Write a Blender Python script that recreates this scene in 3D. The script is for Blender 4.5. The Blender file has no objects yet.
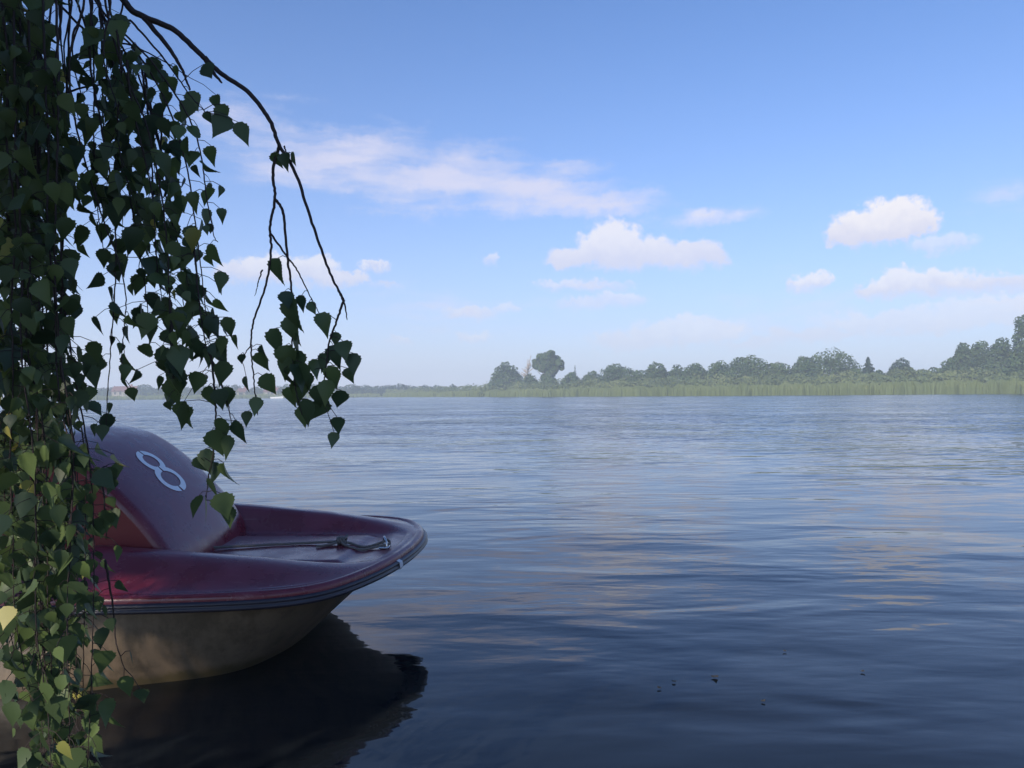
import bpy, math, random
import numpy as np
from mathutils import Matrix, Vector
R = math.radians
random.seed(7)
rng = np.random.default_rng(11)
scene = bpy.context.scene
col = scene.collection

# ------------------------------------------------------------------ camera
CAMZ, F = 1.1, 768.0
PITCH, ROLL = R(0.74), R(-0.57)
ROT = Matrix.Rotation(R(90) + PITCH, 3, 'X') @ Matrix.Rotation(ROLL, 3, 'Z')
cam = bpy.data.cameras.new('camera')
cam.sensor_width = 36
cam.lens = 27
cam.clip_start = 0.05
cam.clip_end = 6000
camo = bpy.data.objects.new('camera', cam)
col.objects.link(camo)
camo.matrix_world = Matrix.Translation((0, 0, CAMZ)) @ ROT.to_4x4()
scene.camera = camo


def ray(px, py):
    return (ROT @ Vector(((px - 512) / F, -(py - 384) / F, -1))).normalized()


def at(px, py, y):
    d = ray(px, py)
    return Vector((0, 0, CAMZ)) + d * (y / d.y)


def in_frame(p, m=0.0):
    q = ROT.transposed() @ (Vector(p) - Vector((0, 0, CAMZ)))
    if q.z > -0.05:
        return False
    return abs(q.x / -q.z) < (512 + m) / F and abs(q.y / -q.z) < (384 + m) / F


# ------------------------------------------------------------------ light
SUN_EL, SUN_AZ = R(27), R(211)          # azimuth clockwise from +Y
S = Vector((math.sin(SUN_AZ) * math.cos(SUN_EL), math.cos(SUN_AZ) * math.cos(SUN_EL), math.sin(SUN_EL)))
SKY_STRENGTH = 0.125
sun = bpy.data.lights.new('sun', 'SUN')
sun.energy = 4.6
sun.angle = R(0.5)
sun.color = (1.0, 0.9, 0.76)
suno = bpy.data.objects.new('sun', sun)
col.objects.link(suno)
suno.rotation_euler = S.to_track_quat('Z', 'Y').to_euler()

scene.view_settings.view_transform = 'Standard'
scene.view_settings.look = 'None'
scene.view_settings.exposure = 0.36
scene.view_settings.gamma = 1.0
scene.render.engine = 'CYCLES'
scene.cycles.use_denoising = True
scene.cycles.max_bounces = 6
scene.cycles.transparent_max_bounces = 6
scene.cycles.volume_bounces = 2
scene.cycles.sample_clamp_indirect = 6

world = bpy.data.worlds.new('World')
scene.world = world
world.use_nodes = True
nt = world.node_tree
nt.nodes.clear()


class NB:
    """small node builder"""
    def __init__(self, tree):
        self.t = tree

    def n(self, kind, **kw):
        nd = self.t.nodes.new(kind)
        for k, v in kw.items():
            setattr(nd, k, v)
        return nd

    def put(self, sock, v):
        if isinstance(v, bpy.types.NodeSocket):
            self.t.links.new(v, sock)
        elif v is not None:
            sock.default_value = v

    def m(self, op, a, b=None, c=None, clamp=False):
        nd = self.n('ShaderNodeMath', operation=op)
        nd.use_clamp = clamp
        self.put(nd.inputs[0], a)
        self.put(nd.inputs[1], b)
        self.put(nd.inputs[2], c)
        return nd.outputs[0]

    def vm(self, op, a, b=None, scale=None):
        nd = self.n('ShaderNodeVectorMath', operation=op)
        self.put(nd.inputs[0], a)
        self.put(nd.inputs[1], b)
        if scale is not None:
            self.put(nd.inputs['Scale'], scale)
        return nd.outputs['Value'] if op in ('LENGTH', 'DOT_PRODUCT') else nd.outputs[0]

    def sep(self, v):
        nd = self.n('ShaderNodeSeparateXYZ')
        self.put(nd.inputs[0], v)
        return nd.outputs

    def comb(self, x, y, z=0.0):
        nd = self.n('ShaderNodeCombineXYZ')
        for i, v in enumerate((x, y, z)):
            self.put(nd.inputs[i], v)
        return nd.outputs[0]

    def noise(self, vec, scale, detail=4.0, rough=0.55, dist=0.0):
        nd = self.n('ShaderNodeTexNoise')
        self.put(nd.inputs['Vector'], vec)
        nd.inputs['Scale'].default_value = scale
        nd.inputs['Detail'].default_value = detail
        nd.inputs['Roughness'].default_value = rough
        nd.inputs['Distortion'].default_value = dist
        return nd.outputs

    def smooth(self, v, a, b, lo=0.0, hi=1.0):
        nd = self.n('ShaderNodeMapRange', interpolation_type='SMOOTHSTEP')
        self.put(nd.inputs[0], v)
        for i, q in enumerate((a, b, lo, hi)):
            self.put(nd.inputs[i + 1], q)
        return nd.outputs[0]

    def mixc(self, f, a, b):
        nd = self.n('ShaderNodeMix', data_type='RGBA')
        self.put(nd.inputs[0], f)
        self.put(nd.inputs[6], a)
        self.put(nd.inputs[7], b)
        return nd.outputs[2]


W = NB(nt)
sky = W.n('ShaderNodeTexSky', sky_type='NISHITA')
sky.sun_disc = False
sky.sun_elevation = SUN_EL
sky.sun_rotation = SUN_AZ
sky.altitude = 50
sky.air_density = 1.0
sky.dust_density = 1.0
sky.ozone_density = 4.0
bg = W.n('ShaderNodeBackground')
skyc = W.vm('MULTIPLY', sky.outputs[0], (0.62, 0.89, 1.19))
nt.links.new(skyc, bg.inputs[0])
bg.inputs[1].default_value = SKY_STRENGTH

# clouds: soft patches of vapour set by compass bearing and elevation on the sky sphere
geo = W.n('ShaderNodeTexCoord')
dx, dy, dz = W.sep(geo.outputs['Generated'])
az = W.m('ARCTAN2', dx, dy)
el = W.m('ARCSINE', dz)
uv = W.comb(az, el)
n1 = W.noise(uv, 40.0, 7.0, 0.66)
warp = W.vm('SCALE', W.vm('SUBTRACT', n1['Color'], (0.5, 0.5, 0.5)), scale=0.040)
uvw = W.vm('ADD', uv, warp)
wu, wv, _ = W.sep(uvw)
n2 = W.noise(uv, 60.0, 5.0, 0.6)['Fac']


def azel(px, py):
    d = ray(px, py)
    return math.atan2(d.x, d.y), math.asin(d.z)


def blob(px, py, rx, ry, peak=1.0):
    """soft ellipse: 1 at its middle, 0 at its edge"""
    a0, e0 = azel(px, py)
    qx = W.m('DIVIDE', W.m('SUBTRACT', wu, a0), rx / F * 1.25)
    qy = W.m('DIVIDE', W.m('SUBTRACT', wv, e0), ry / F * 1.25)
    d = W.m('SQRT', W.m('ADD', W.m('MULTIPLY', qx, qx), W.m('MULTIPLY', qy, qy)))
    return W.m('MULTIPLY', W.m('SUBTRACT', 1.0, d, clamp=True), peak)


def cumulus(blobs, base_py, px, top_py, alpha):
    f = None
    for b in blobs:
        q = blob(*b)
        f = q if f is None else W.m('MAXIMUM', f, q)
    f = W.m('ADD', f, W.m('MULTIPLY', W.m('MULTIPLY', W.m('SUBTRACT', n2, 0.5), 0.75), W.smooth(f, 0.0, 0.15)))
    ev = azel(px, base_py)[1]
    tv = azel(px, top_py)[1]
    flat = W.smooth(wv, ev - 0.008, ev + 0.010)
    dens = W.m('MULTIPLY', W.m('MULTIPLY', W.smooth(f, 0.07, 0.42), flat), alpha)
    light = W.smooth(W.m('ADD', wv, W.m('MULTIPLY', W.m('SUBTRACT', n2, 0.5), 0.02)), ev, tv)
    return dens, light


clouds = [
    # blobs (px, py, rx, ry), flat base, bearing, top, alpha
    cumulus([(575, 258, 30, 12), (612, 248, 36, 26), (645, 256, 40, 20), (690, 258, 34, 18), (712, 263, 20, 10)], 269, 640, 228, 0.80),
    cumulus([(845, 234, 20, 12), (868, 228, 34, 20), (895, 219, 34, 20), (915, 222, 20, 14)], 247, 880, 206, 0.92),
    cumulus([(942, 244, 34, 9, 0.7)], 252, 940, 236, 0.5),
    cumulus([(880, 290, 22, 9), (905, 283, 28, 14), (935, 284, 34, 14), (975, 286, 46, 12, .8), (1030, 284, 50, 12, .7)], 296, 915, 272, 0.75),
    cumulus([(798, 287, 14, 7), (812, 282, 18, 9)], 290, 808, 275, 0.75),
    cumulus([(240, 275, 28, 12), (275, 270, 36, 17), (310, 272, 36, 16), (345, 278, 24, 10), (385, 288, 20, 8, .7)], 284, 285, 258, 0.72),
    cumulus([(376, 267, 17, 7)], 271, 376, 261, 0.7),
    cumulus([(490, 260, 12, 8, .75)], 266, 490, 254, 0.55),
    cumulus([(585, 305, 30, 9, .8), (620, 300, 30, 10, .8)], 307, 600, 290, 0.5),
    cumulus([(560, 284, 26, 6, .7), (600, 287, 34, 7, .8)], 289, 590, 278, 0.5),
    cumulus([(705, 218, 22, 9, .7), (735, 216, 16, 7, .6)], 222, 715, 208, 0.35),
    cumulus([(690, 330, 60, 14, .8), (640, 340, 60, 12, .7), (760, 345, 50, 10, .7)], 348, 690, 316, 0.5),
    cumulus([(900, 322, 90, 12, .7), (990, 310, 70, 14, .8), (820, 335, 60, 9, .6)], 340, 900, 300, 0.5),
    cumulus([(470, 312, 30, 7, .8), (505, 309, 20, 6, .7)], 316, 480, 303, 0.40),
    cumulus([(475, 336, 20, 7, .8), (398, 341, 16, 6, .8)], 342, 470, 330, 0.4),
]
white = (0.82, 0.785, 0.79, 1)
grey = (0.60, 0.60, 0.72, 1)
ccol, cmask = None, None
for dens, light in clouds:
    c = W.mixc(light, grey, white)
    if ccol is None:
        ccol, cmask = c, dens
    else:
        ccol = W.mixc(W.smooth(W.m('SUBTRACT', dens, cmask), -0.02, 0.02), ccol, c)
        cmask = W.m('MAXIMUM', cmask, dens)
# cirrus: long streaks combed along their own drift
sw = W.vm('ADD', uv, W.vm('SCALE', W.vm('SUBTRACT', n1['Color'], (0.5, 0.5, 0.5)), scale=0.012))
mp = W.n('ShaderNodeMapping')
mp.inputs['Rotation'].default_value = (0, 0, R(14))
mp.inputs['Scale'].default_value = (7, 34, 1)
nt.links.new(sw, mp.inputs[0])
streak = W.noise(mp.outputs[0], 1.0, 6.0, 0.62)['Fac']
ci = None
for b in [(275, 140, 95, 40, .75), (350, 160, 110, 40, 1), (440, 178, 120, 40, 1), (530, 192, 110, 30, 1), (610, 205, 90, 20, .9),
          (700, 215, 60, 16, .6), (470, 312, 50, 12, .6), (580, 285, 60, 9, .6), (1000, 198, 60, 16, .5), (430, 305, 260, 50, .3), (900, 310, 300, 50, .4)]:
    q = blob(*b)
    ci = q if ci is None else W.m('MAXIMUM', ci, q)
cim = W.m('MULTIPLY', W.smooth(W.m('ADD', W.m('MULTIPLY', ci, 0.95), W.m('MULTIPLY', W.m('MULTIPLY', W.m('SUBTRACT', streak, 0.56), 1.5), W.smooth(ci, 0.0, 0.2))), 0.05, 0.85), 0.78)
# thin high veil thickening toward the horizon
veil = W.m('MULTIPLY', W.m('POWER', 2.718, W.m('MULTIPLY', W.m('MAXIMUM', el, 0.0), -5.5)), 0.85)
cim = W.m('SUBTRACT', 1.0, W.m('MULTIPLY', W.m('SUBTRACT', 1.0, cim), W.m('SUBTRACT', 1.0, veil)))
allmask = W.m('SUBTRACT', 1.0, W.m('MULTIPLY', W.m('SUBTRACT', 1.0, cim), W.m('SUBTRACT', 1.0, cmask)))
ccol = W.mixc(cmask, (0.66, 0.64, 0.76, 1), ccol)
bgc = W.n('ShaderNodeBackground')
nt.links.new(ccol, bgc.inputs[0])
bgc.inputs[1].default_value = 0.95
mixs = W.n('ShaderNodeMixShader')
nt.links.new(allmask, mixs.inputs[0])
nt.links.new(bg.outputs[0], mixs.inputs[1])
nt.links.new(bgc.outputs[0], mixs.inputs[2])
wout = W.n('ShaderNodeOutputWorld')
nt.links.new(mixs.outputs[0], wout.inputs[0])


# ------------------------------------------------------------------ helpers
def mat(name, color, rough=0.5, spec=0.5, metal=0.0, coat=0.0):
    m = bpy.data.materials.new(name)
    m.use_nodes = True
    b = m.node_tree.nodes['Principled BSDF']
    b.inputs['Base Color'].default_value = (*color, 1)
    b.inputs['Roughness'].default_value = rough
    b.inputs['Specular IOR Level'].default_value = spec
    b.inputs['Metallic'].default_value = metal
    b.inputs['Coat Weight'].default_value = coat
    return m, NB(m.node_tree), b


class MB:
    """collects geometry for ONE mesh object"""
    def __init__(self):
        self.v, self.f, self.t = [], [], []

    def add(self, verts, faces, tint=0.5):
        o = len(self.v)
        self.v.extend([tuple(p) for p in verts])
        self.f.extend([tuple(i + o for i in q) for q in faces])
        self.t.extend([tint] * len(faces))

    def grid(self, pts, flip=False, closed=False):
        """pts[i][j] -> quads"""
        n, m = len(pts), len(pts[0])
        fs = []
        for i in range(n - 1):
            for j in range(m if closed else m - 1):
                a, b = i * m + j, i * m + (j + 1) % m
                q = (a, b, b + m, a + m)
                fs.append(q[::-1] if flip else q)
        self.add([p for r in pts for p in r], fs)

    def tube(self, pts, radii, n=6, cap=True):
        pts = [Vector(p) for p in pts]
        rings = []
        up = Vector((0.3, 0.2, 1)).normalized()
        for i, p in enumerate(pts):
            d = (pts[min(i + 1, len(pts) - 1)] - pts[max(i - 1, 0)])
            d = d.normalized() if d.length > 1e-9 else Vector((0, 0, 1))
            s = d.cross(up)
            s = s.normalized() if s.length > 1e-4 else d.cross(Vector((1, 0, 0))).normalized()
            t = s.cross(d)
            r = radii[i] if isinstance(radii, (list, tuple)) else radii
            rings.append([p + (s * math.cos(k * math.tau / n) + t * math.sin(k * math.tau / n)) * r for k in range(n)])
        o = len(self.v)
        self.grid(rings, closed=True)
        if cap:
            self.f.append(tuple(o + k for k in range(n))[::-1])
            self.f.append(tuple(o + (len(pts) - 1) * n + k for k in range(n)))
            self.t.extend([0.5, 0.5])

    def box(self, c, s):
        c, s = Vector(c), Vector(s) / 2
        vs = [c + Vector((x * s.x, y * s.y, z * s.z)) for x in (-1, 1) for y in (-1, 1) for z in (-1, 1)]
        self.add(vs, [(0, 1, 3, 2), (4, 6, 7, 5), (0, 4, 5, 1), (2, 3, 7, 6), (0, 2, 6, 4), (1, 5, 7, 3)])

    def build(self, name, m, parent=None, smooth=False):
        me = bpy.data.meshes.new(name)
        me.from_pydata(self.v, [], self.f)
        if m:
            me.materials.append(m)
        a = me.attributes.new('tint', 'FLOAT', 'FACE')
        a.data.foreach_set('value', np.array(self.t, dtype=np.float32))
        if smooth:
            me.polygons.foreach_set('use_smooth', [True] * len(me.polygons))
        me.update()
        o = bpy.data.objects.new(name, me)
        col.objects.link(o)
        if parent:
            o.parent = parent
            o.matrix_parent_inverse = Matrix.Translation(parent.location).inverted()
        return o


def tag(o, label=None, cat=None, group=None, kind=None):
    for k, v in (('label', label), ('category', cat), ('group', group), ('kind', kind)):
        if v:
            o[k] = v
    return o


def empty(name, loc, label, cat, group=None):
    o = bpy.data.objects.new(name, None)
    o.location = loc
    o.empty_display_size = 0.2
    col.objects.link(o)
    return tag(o, label, cat, group)


def np_mesh(name, V, Fq, m, parent=None, tint=None, smooth=False):
    """V (n,3) float, Fq (k,4) or (k,3) int -> mesh object"""
    me = bpy.data.meshes.new(name)
    k, c = Fq.shape
    me.vertices.add(len(V))
    me.vertices.foreach_set('co', np.ascontiguousarray(V, dtype=np.float32).ravel())
    me.loops.add(k * c)
    me.loops.foreach_set('vertex_index', np.ascontiguousarray(Fq, dtype=np.int32).ravel())
    me.polygons.add(k)
    me.polygons.foreach_set('loop_start', np.arange(0, k * c, c, dtype=np.int32))
    if m:
        me.materials.append(m)
    if tint is not None:
        a = me.attributes.new('tint', 'FLOAT', 'FACE')
        a.data.foreach_set('value', np.ascontiguousarray(tint, dtype=np.float32))
    if smooth:
        me.polygons.foreach_set('use_smooth', np.ones(k, dtype=bool))
    me.update(calc_edges=True)
    me.validate()
    o = bpy.data.objects.new(name, me)
    col.objects.link(o)
    if parent:
        o.parent = parent
        o.matrix_parent_inverse = Matrix.Translation(parent.location).inverted()
    return o


def lerp_table(tab, x):
    xs, ys = zip(*tab)
    return float(np.interp(x, xs, ys))


def leaf_material(name, dark, mid, yellow, transl=0.3, rough=0.42, spec=0.4):
    m, b, p = mat(name, mid, rough, spec)
    at_ = b.n('ShaderNodeAttribute', attribute_name='tint')
    ramp = b.n('ShaderNodeValToRGB')
    e = ramp.color_ramp.elements
    e[0].position, e[0].color = 0.0, (*dark, 1)
    e[1].position, e[1].color = 0.80, (*mid, 1)
    q = e.new(0.97)
    q.color = (*yellow, 1)
    m.node_tree.links.new(at_.outputs['Fac'], ramp.inputs[0])
    m.node_tree.links.new(ramp.outputs[0], p.inputs['Base Color'])
    tr = b.n('ShaderNodeBsdfTranslucent')
    m.node_tree.links.new(ramp.outputs[0], tr.inputs[0])
    mx = b.n('ShaderNodeMixShader')
    mx.inputs[0].default_value = transl
    m.node_tree.links.new(p.outputs[0], mx.inputs[1])
    m.node_tree.links.new(tr.outputs[0], mx.inputs[2])
    m.node_tree.links.new(mx.outputs[0], m.node_tree.nodes['Material Output'].inputs[0])
    return m


# ------------------------------------------------------------------ water
wm, b, p = mat('lake_water', (0.008, 0.010, 0.012), 0.03, 0.5)
p.inputs['IOR'].default_value = 1.333
tc = b.n('ShaderNodeTexCoord').outputs['Object']
ox, oy, oz = b.sep(tc)
dist = b.vm('LENGTH', tc)
rough_zone = b.smooth(dist, 3.0, 26.0)                 # calm by the sheltered shore, choppy out on the lake
mp1 = b.n('ShaderNodeMapping')
mp1.inputs['Rotation'].default_value = (0, 0, R(-9))
mp1.inputs['Scale'].default_value = (0.42, 1.0, 1.0)
m_l = wm.node_tree.links
m_l.new(tc, mp1.inputs[0])
wv1 = b.noise(mp1.outputs[0], 1.5, 2.0, 0.45, 0.6)['Fac']
mp2 = b.n('ShaderNodeMapping')
mp2.inputs['Rotation'].default_value = (0, 0, R(16))
mp2.inputs['Scale'].default_value = (0.38, 1.0, 1.0)
m_l.new(tc, mp2.inputs[0])
wv2 = b.noise(mp2.outputs[0], 4.2, 2.0, 0.5, 0.4)['Fac']
patch = b.noise(tc, 0.22, 2.0, 0.5)['Fac']
patchw = b.smooth(patch, 0.35, 0.65, 0.35, 1.25)
amp1 = b.m('MULTIPLY', patchw, b.m('ADD', b.m('MULTIPLY', rough_zone, 0.030), 0.030))
amp2 = b.m('MULTIPLY', patchw, b.m('ADD', b.m('MULTIPLY', rough_zone, 0.026), 0.0060))
wv3 = b.noise(mp1.outputs[0], 15.0, 2.0, 0.5, 0.3)['Fac']
hgt = b.m('ADD', b.m('ADD', b.m('MULTIPLY', wv1, amp1), b.m('MULTIPLY', wv2, amp2)), b.m('MULTIPLY', wv3, b.m('MULTIPLY', patchw, 0.0011)))
bump = b.n('ShaderNodeBump')
bump.inputs['Strength'].default_value = 1.0
bump.inputs['Distance'].default_value = 1.0
m_l.new(hgt, bump.inputs['Height'])
# far chop: slopes straight from noise so that they do not flatten with distance
mp3 = b.n('ShaderNodeMapping')
mp3.inputs['Scale'].default_value = (0.5, 1.0, 1.0)
m_l.new(tc, mp3.inputs[0])
nz = b.noise(mp3.outputs[0], 4.0, 3.0, 0.6)['Color']
sl = b.vm('MULTIPLY', b.vm('SUBTRACT', nz, (0.5, 0.5, 0.5)), (0.9, 1.0, 0.0))
sx0, sy0, _ = b.sep(sl)
sl = b.comb(sx0, b.m('MULTIPLY', b.m('ADD', b.m('ABSOLUTE', sy0), 0.03), -1.0), 0.0)   # facets of the chop that face the shore; the lee sides stay hidden behind the crests
gust = b.noise(mp3.outputs[0], 0.16, 6.0, 0.7)['Fac']
sl = b.vm('SCALE', sl, scale=b.smooth(gust, 0.35, 0.65, 0.55, 1.2))
sl = b.vm('SCALE', sl, scale=b.smooth(dist, 5.0, 32.0))
nrm = b.vm('NORMALIZE', b.vm('ADD', bump.outputs[0], sl))
m_l.new(nrm, p.inputs['Normal'])
xs = [-1000, -300, -60, -12, 0, 12, 60, 300, 1000]
ys = [-30, 0, 6, 40, 200, 1000]
mb = MB()
mb.grid([[(x, y, 0) for x in xs] for y in ys], flip=False)
tag(mb.build('water', wm), kind='structure')

# ------------------------------------------------------------------ land
PX_BANK = [(-6.0, 30), (-3.0, 110), (-1.0, 300), (-0.70, 370), (-0.40, 415), (-0.19, 445), (-0.172, 445), (-0.165, 420), (-0.107, 370), (-0.042, 315), (0.05, 272),
           (0.14, 240), (0.245, 218), (0.375, 202), (0.505, 190), (0.635, 178), (0.71, 165), (0.83, 150), (1.2, 120), (3.0, 60), (6.0, 30)]


def bank(s):
    return lerp_table(PX_BANK, s)


def s_of(px):
    return (px - 512) / F


gm, b, p = mat('meadow_grass', (0.10, 0.13, 0.045), 0.9, 0.2)
tcg = b.n('ShaderNodeTexCoord').outputs['Object']
nn = b.noise(tcg, 0.06, 5.0, 0.6)['Fac']
gm.node_tree.links.new(b.mixc(b.smooth(nn, 0.35, 0.65), (0.075, 0.11, 0.035, 1), (0.15, 0.16, 0.06, 1)), p.inputs['Base Color'])
ss = sorted(set([q for q, _ in PX_BANK] + list(np.linspace(-1.2, 1.2, 97))))
rows = []
for k, (off, z) in enumerate([(0, -0.4), (1.5, 0.12), (6, 0.35), (30, 0.5), (80, 0.7), (160, 1.0), (320, 1.2)]):
    rows.append([(s * (bank(s) + off), bank(s) + off, z) for s in ss])
rows.append([(s * 1000 if abs(s) < 1 else math.copysign(1000, s), 1000 if abs(s) < 1 else 1000 / abs(s), 1.5) for s in ss])
mb = MB()
mb.grid(rows)
tag(mb.build('far_bank', gm, smooth=True), kind='structure')

# near shore, behind and beside the camera
sm, b, p = mat('shore_earth', (0.08, 0.075, 0.04), 0.95, 0.2)
tcg = b.n('ShaderNodeTexCoord').outputs['Object']
nn = b.noise(tcg, 2.5, 6.0, 0.65)['Fac']
sm.node_tree.links.new(b.mixc(b.smooth(nn, 0.4, 0.62), (0.07, 0.055, 0.035, 1), (0.06, 0.10, 0.03, 1)), p.inputs['Base Color'])
mb = MB()
rows = []
for y0, z in [(1.15, -0.5), (0.85, -0.12), (0.55, 0.06), (0.0, 0.16), (-1.5, 0.28), (-6, 0.45), (-30, 0.7)]:
    rows.append([(x, y0 + 0.18 * math.sin(x * 1.3) + 0.1 * math.sin(x * 3.1 + y0), z + 0.03 * math.sin(x * 2.1 + y0 * 3)) for x in np.linspace(-40, 40, 161)])
mb.grid(rows, flip=True)
tag(mb.build('shore', sm, smooth=True), kind='structure')

# ------------------------------------------------------------------ haze
hm = bpy.data.materials.new('haze_air')
hm.use_nodes = True
hm.node_tree.nodes.clear()
pv = hm.node_tree.nodes.new('ShaderNodeVolumePrincipled')
pv.inputs['Color'].default_value = (0.78, 0.88, 1.0, 1)
pv.inputs['Density'].default_value = 0.0011
pv.inputs['Anisotropy'].default_value = 0.0
ho = hm.node_tree.nodes.new('ShaderNodeOutputMaterial')
hm.node_tree.links.new(pv.outputs[0], ho.inputs['Volume'])
mb = MB()
mb.box((0, 480, 14.0), (2060, 1060, 31.0))
hz = tag(mb.build('haze', hm), kind='stuff')

# ------------------------------------------------------------------ far bank vegetation
broad = leaf_material('broadleaf_far', (0.045, 0.082, 0.032), (0.085, 0.130, 0.045), (0.11, 0.14, 0.05), 0.3, 0.6, 0.25)
willow = leaf_material('willow_far', (0.075, 0.105, 0.040), (0.13, 0.16, 0.06), (0.16, 0.18, 0.07), 0.25, 0.6, 0.25)
spruce_m = leaf_material('conifer_far', (0.020, 0.042, 0.024), (0.040, 0.068, 0.034), (0.05, 0.08, 0.04), 0.1, 0.6, 0.25)
bark, b, p = mat('grey_bark', (0.12, 0.10, 0.08), 0.9, 0.2)


def leaf_quads(P, N, size, stretch=1.3):
    """P (n,3) centres, N (n,3) normals -> verts, quads: one rhombic leaf clump each"""
    n = len(P)
    N = N / np.linalg.norm(N, axis=1, keepdims=True)
    A = np.cross(N, rng.normal(size=(n, 3)))
    A /= np.linalg.norm(A, axis=1, keepdims=True)
    B = np.cross(N, A)
    sz = (size * rng.uniform(0.6, 1.4, n))[:, None]
    V = np.stack([P - A * sz * stretch / 2, P + B * sz * .5 + A * sz * .1, P + A * sz * stretch / 2, P - B * sz * .5 - A * sz * .1], 1).reshape(-1, 3)
    return V, np.arange(n * 4).reshape(n, 4)


def crown_points(lobes, n):
    C = np.array([l[0] for l in lobes], float)
    Rr = np.array([l[1] for l in lobes], float)
    area = Rr[:, 0] * Rr[:, 2] + Rr[:, 1] * Rr[:, 2]
    k = rng.choice(len(lobes), n, p=area / area.sum())
    D = rng.normal(size=(n, 3))
    D /= np.linalg.norm(D, axis=1, keepdims=True)
    fr = rng.uniform(0.55, 1.0, n) ** 0.5 + rng.normal(0, 0.05, n)
    P = C[k] + D * Rr[k] * fr[:, None]
    # thin out what lies deep inside another lobe
    keep = np.ones(n, bool)
    for c, r in zip(C, Rr):
        q = np.linalg.norm((P - c) / r, axis=1)
        keep &= ~((q < 0.45))
    N = D + rng.normal(0, 0.55, (n, 3)) + np.array([0, 0, 0.25])
    return P[keep], N[keep], k[keep]


def round_lobes(x, y, z0, W_, H_, k, low=0.0, seed=0, p=.75):
    """overlapping leaf masses under an uneven domed outline, full down to the ground"""
    r = np.random.default_rng(seed)
    L = []
    n = max(5, min(11, int(round(W_ / max(1.0, H_) * 6)) + 3))
    peak = r.uniform(-.3, .3)
    for i in range(n):
        u = -1 + 2 * (i + .5) / n
        v = (u - peak) / (1 + abs(peak)) if (u - peak) * peak < 0 else (u - peak) / (1 - abs(peak) + 1e-6)
        th = max(.38, 1 - abs(v * .95) ** 2.3) ** p * r.uniform(.86, 1.0)
        if i == int((peak + 1) / 2 * n):
            th = 1.0
        rad = min(W_ * r.uniform(.13, .20), H_ * .4)
        nl = max(3, int(math.ceil(H_ * th / (rad * .95))))
        for q in [1 - .9 * z_ / nl for z_ in range(nl + 1)]:
            zz = z0 + H_ * low + H_ * (1 - low) * th * q - rad * .72 * (q > .3)
            L.append(((x + u * (W_ / 2 - rad * .75) * (1.0 if q > .3 else .95), y + r.uniform(-.22, .22) * W_, max(zz, z0 + rad * .4)), (rad * (1 if q == 1 else 1.2), rad * 1.15, rad * r.uniform(.72, .95))))
    L.append(((x, y, z0 + H_ * .42), (W_ * .36, W_ * .28, H_ * .42)))
    return L


def skeleton(mb, base, top, w, seed, n=6):
    r = np.random.default_rng(seed)
    H_ = top.z - base.z
    mb.tube([base - Vector((0, 0, .5)), base.lerp(top, .3), base.lerp(top, .62), base.lerp(top, .9)], [.03 * H_ + .06, .024 * H_ + .04, .014 * H_, .004 * H_], 7)
    for i in range(n):
        p0 = base.lerp(top, r.uniform(.22, .6))
        a = r.uniform(0, math.tau)
        d = Vector((math.cos(a) * w * .36, math.sin(a) * w * .32, H_ * r.uniform(.15, .3)))
        mb.tube([p0, p0 + d * .5 + Vector((0, 0, -.03 * H_)), p0 + d], [.011 * H_, .007 * H_, .003 * H_], 5)


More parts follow.
